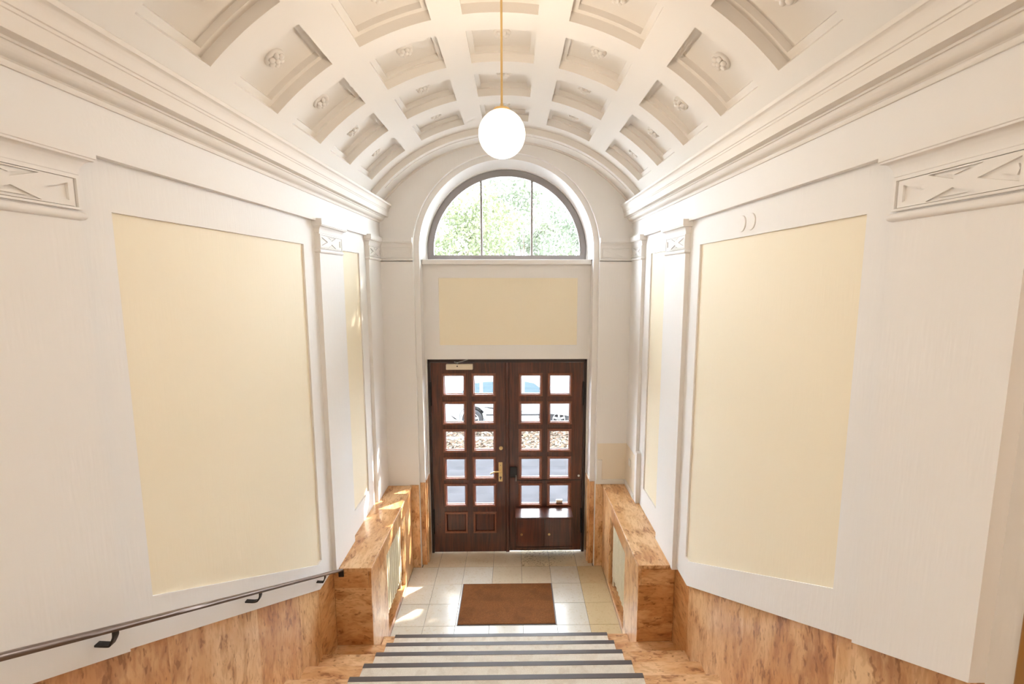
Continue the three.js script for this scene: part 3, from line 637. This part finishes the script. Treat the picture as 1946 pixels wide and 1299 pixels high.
// ------------------------------------------------------------------ outside: forecourt, street, car, trees, house
const gy = (z) => -0.05 - 0.07 * Math.max(0, -z - 6);
{
  const p = struct('forecourt');
  const q = (z0, z1, mat, name, dy = 0) => { const pos = [-30, gy(z0) + dy, z0, 30, gy(z0) + dy, z0, 30, gy(z1) + dy, z1, -30, gy(z0) + dy, z0, 30, gy(z1) + dy, z1, -30, gy(z1) + dy, z1]; const g = new THREE.BufferGeometry(); g.setAttribute('position', new THREE.Float32BufferAttribute(pos, 3)); g.computeVertexNormals(); return part(name, metric(g), mat, p); };
  q(-5.72, -9.9, M.ground, 'pavement');
  q(-9.9, -11.9, P({ map: tex(512, (u, v) => { const a = fbm(u, v, 40, 40, 3, 201), b = hash(Math.floor(u * 128), Math.floor(v * 128), 9); return mix(mix(C255(46, 36, 30), C255(74, 62, 53), b), C255(40, 42, 33), sstep(0.52, 0.7, a)); }, 1.2), roughness: 1, specularIntensity: 0.15 }), 'leafy_verge', 0.01);
  q(-11.9, -12.1, S({ color: lin(0.25, 0.24, 0.23), roughness: 0.9 }), 'kerb', 0.03);
  q(-12.1, -60, S({ color: lin(0.30, 0.30, 0.30), roughness: 0.9 }), 'road', -0.02);
  part('verge_edging', bx(-3.6, 0.05, gy(-11) - 0.1, gy(-11) + 0.05, -11.06, -10.98, 0.01), S({ color: lin(0.20, 0.19, 0.18), roughness: 0.9 }), p);
  // fallen leaves lying on the verge
  const lg = new THREE.CircleGeometry(0.032, 5); lg.rotateX(-Math.PI / 2);
  const lm = new THREE.InstancedMesh(lg, P({ color: 0xffffff, roughness: 1, specularIntensity: 0.2, side: THREE.DoubleSide }), 4200); lm.name = 'fallen_leaves'; lm.userData.kind = 'stuff';
  const d = new THREE.Object3D(), pal = [lin(0.075, 0.046, 0.03), lin(0.095, 0.072, 0.053), lin(0.045, 0.027, 0.018), lin(0.11, 0.092, 0.076)];
  for (let i = 0; i < 4200; i++) { const z = rr(-11.8, -9.7); d.position.set(rr(-3.5, 3.5), gy(z) + 0.03, z); d.rotation.set(rr(-0.5, 0.5), rr(0, 6.3), rr(-0.5, 0.5)); d.scale.setScalar(rr(0.5, 1.3)); d.updateMatrix(); lm.setMatrixAt(i, d.matrix); lm.setColorAt(i, pal[i % 4]); }
  lm.castShadow = lm.receiveShadow = true; p.add(lm);
}
function car(label, x, z, paint, flip = 1) {
  const t = thing('car', label, 'car'); const g0 = gy(z) - 0.02;
  const W = 2.26, r = 0.275;   // wheelbase, wheel radius
  const xa = -W / 2, xb = W / 2, yb = 0.22;
  const body = new THREE.Shape();
  body.moveTo(xa - 0.62, 0.32); body.lineTo(xa - 0.36, yb); body.absarc(xa, r + 0.02, 0.335, Math.PI + 0.25, -0.25, true); body.lineTo(xb - 0.34, yb); body.absarc(xb, r + 0.02, 0.335, Math.PI + 0.25, -0.25, true);
  body.lineTo(xb + 0.66, 0.30); body.quadraticCurveTo(xb + 0.74, 0.55, xb + 0.64, 0.74); body.quadraticCurveTo(xb + 0.2, 0.86, xb - 0.12, 0.90);
  body.quadraticCurveTo(xb - 0.55, 1.34, xb - 0.95, 1.40); body.quadraticCurveTo(xa + 0.4, 1.46, xa - 0.05, 1.32); body.quadraticCurveTo(xa - 0.42, 1.05, xa - 0.58, 0.86); body.quadraticCurveTo(xa - 0.70, 0.6, xa - 0.62, 0.32);
  const place = (g) => { g.scale(flip, 1, 1); g.translate(x, g0, z); return g; };
  const side = (s, d, zz, o = {}) => { let g = ext(s, d, { curveSegments: 20, ...o }); g = remap(g, (u, v, w) => [flip * u + x, v + g0, z + zz + w], flip < 0, 0.5); return metric(g); };
  part('body', side(body, 1.40, -0.70, { bevelEnabled: true, bevelThickness: 0.07, bevelSize: 0.05, bevelSegments: 3, bevelOffset: -0.05 }), paint, t);
  const win = [[[xa - 0.30, 0.98], [xa + 0.20, 0.96], [xa + 0.20, 1.27], [xa - 0.05, 1.24]], [[xa + 0.28, 0.96], [xb - 0.98, 0.95], [xb - 0.98, 1.31], [xa + 0.28, 1.29]], [[xb - 0.90, 0.95], [xb - 0.26, 0.94], [xb - 0.66, 1.25], [xb - 0.90, 1.30]]];
  const gl = P({ color: lin(0.05, 0.07, 0.08), roughness: 0.08, clearcoat: 1 });
  for (const w of win) part('side_window', side(poly(w), 0.006, 0.77), gl, t);
  for (const hx of [xb - 1.12, xa + 0.22]) part('door_handle', side(poly(rectP(hx, hx + 0.14, 0.83, 0.855)), 0.02, 0.77), M.iron, t);
  part('sill_trim', side(poly(rectP(xa + 0.36, xb - 0.36, 0.40, 0.43)), 0.012, 0.768), M.iron, t);
  for (const cx of [xa, xb]) for (const zz of [0.62, -0.62]) {
    const wg = new THREE.Group(); wg.name = 'wheel'; t.add(wg);
    const lat = new THREE.LatheGeometry([[0.165, -0.09], [0.25, -0.095], [0.275, -0.06], [0.275, 0.06], [0.25, 0.095], [0.165, 0.09]].map((p) => new THREE.Vector2(...p)), 32); lat.rotateX(Math.PI / 2);
    part('tyre', metric(place(lat.translate(cx, r, zz))), M.iron, wg);
    const rim = [new THREE.TorusGeometry(0.160, 0.016, 8, 28).translate(cx, r, zz + 0.075), cyl([cx, r, zz], [cx, r, zz + 0.08], 0.045, 0.04, 16)];
    for (let k = 0; k < 5; k++) { const a = k / 5 * 6.2832 + 0.3; rim.push(new THREE.BoxGeometry(0.14, 0.05, 0.02).translate(0.09, 0, 0).rotateZ(a).translate(cx, r, zz + 0.07)); }
    part('rim', rim.map((g) => metric(place(g))), M.alu, wg);
    part('wheel_back', metric(place(cyl([cx, r, zz], [cx, r, zz + 0.02], 0.16, 0.16, 24))), M.iron, wg);
  }
}
car('pale car parked in the street seen through the door panes', 0.13, -12.95, P({ color: lin(0.16, 0.155, 0.15), roughness: 0.35, clearcoat: 0.3 }));

const leafG = (() => { const g = new THREE.BufferGeometry(); const p = [[0, 0, 0], [0.35, 0.05, 0.28], [1, 0, 0], [0.35, 0.05, -0.28]]; g.setAttribute('position', new THREE.Float32BufferAttribute([...p[0], ...p[1], ...p[2], ...p[0], ...p[2], ...p[3]], 3)); g.computeVertexNormals(); return g; })();
const leafM = P({ color: lin(1, 1, 1), roughness: 0.9, transmission: 0.45, thickness: 0, side: THREE.DoubleSide });
const bark = S({ color: lin(0.16, 0.12, 0.09), roughness: 0.95 });
function tree(label, x, z, h, crown, n, size, tint) {   // crown: list of [dx, y, dz, r]
  const t = thing('tree', label, 'tree', 'street trees'); const y0 = gy(z);
  part('trunk', metric(cyl([x, y0 - 0.1, z], [x + 0.1, h, z], 0.16, 0.08, 10)), bark, t);
  for (const [dx, y, dz, r] of crown) part('branch', metric(tube([[x + 0.08, h * 0.75, z], [x + dx * 0.5, (h * 0.8 + y) / 2, z + dz * 0.5], [x + dx, y, z + dz]], 0.035, 10, 6)), bark, t);
  const m = new THREE.InstancedMesh(leafG, leafM, n); m.name = 'foliage'; m.userData.kind = 'stuff';
  const d = new THREE.Object3D(), tot = crown.reduce((a, c) => a + (c[4] ?? 1), 0), pick = (t) => { let k = t * tot; for (const c of crown) { k -= c[4] ?? 1; if (k <= 0) return c; } return crown[0]; };
  for (let i = 0; i < n; i++) {
    const c = pick(rnd()), u = rr(-1, 1), a = rr(0, 6.2832), q = Math.sqrt(1 - u * u), rad = c[3] * Math.cbrt(rr(0.15, 1));
    d.position.set(x + c[0] + rad * q * Math.cos(a), c[1] + rad * u * 0.85, z + c[2] + rad * q * Math.sin(a));
    d.rotation.set(rr(0, 6.3), rr(0, 6.3), rr(0, 6.3)); d.scale.setScalar(size * rr(0.6, 1.3)); d.updateMatrix(); m.setMatrixAt(i, d.matrix);
    const k = rr(0.7, 1.3); m.setColorAt(i, lin(tint[0] * k, tint[1] * k, tint[2] * k));
  }
  m.castShadow = m.receiveShadow = true; t.add(m);
}
tree('yellow green tree across the street filling the left of the lunette', -3.2, -19, 3.4, [[0, 5.4, 0, 1.7], [1.4, 4.4, 0.5, 1.3], [-1, 4.3, -0.4, 1.4], [1.3, 6.4, -0.3, 1.4], [2.4, 5.4, -0.3, 1.3]], 7500, 0.17, [0.095, 0.115, 0.045]);
tree('pale green tree across the street behind the middle of the lunette', 0.6, -24, 4.0, [[0, 6.2, 0, 1.8], [-1.5, 5.2, 0.4, 1.4], [1.4, 5.0, -0.4, 1.4], [-0.5, 7.6, 0, 1.4]], 6500, 0.19, [0.085, 0.105, 0.06]);
tree('thin leaved tree across the street at the right of the lunette', 3.6, -21, 3.6, [[0, 5.6, 0, 1.5], [-1.3, 4.6, 0.3, 1.2], [-1.0, 6.4, 0.2, 1.2], [0.9, 4.8, 0.2, 1.2]], 4200, 0.17, [0.085, 0.105, 0.065]);
tree('tall unseen tree added on the forecourt right of the door to shade the lunette', 4.9, -8.85, 3.0, [[-1.4, 7.35, 0, 1.45, 15], [-0.2, 8.0, 0.2, 1.2, 4], [-1.6, 5.4, 0, 1.1, 0.45], [0.3, 4.5, 0, 1.15, 5], [0.4, 6.2, 0.1, 1.3, 5]], 16000, 0.15, [0.17, 0.22, 0.08]);  // added out of view, its crown set to block the sun at the lunette
{
  const t = thing('house', 'pale house with a grey roof far across the street', 'house'); const z = -40, y0 = gy(z);
  const wm = S({ color: lin(0.72, 0.70, 0.66), roughness: 0.9 });
  part('wall', bx(-5.5, 4.5, y0, 6.0, z - 6, z), wm, t);
  part('roof', metric(remap(ext(poly([[-5.9, 5.9], [4.9, 5.9], [3.2, 8.6], [-4.2, 8.6]]), 6.6), (u, v, k) => [u, v, z - 6.3 + k], false)), S({ color: lin(0.30, 0.28, 0.28), roughness: 0.9 }), t);
  for (const x of [-4.4, -2.0, 0.4, 2.8]) { const w = part('window', bx(x, x + 1.1, 2.6, 4.2, z, z + 0.05), S({ color: lin(0.75, 0.75, 0.75), roughness: 0.6 }), t); part('pane', bx(x + 0.1, x + 1.0, 2.7, 4.1, z + 0.05, z + 0.06), P({ color: lin(0.08, 0.1, 0.12), roughness: 0.1 }), w); }
}
finish(scene);
renderer.render(scene, camera);
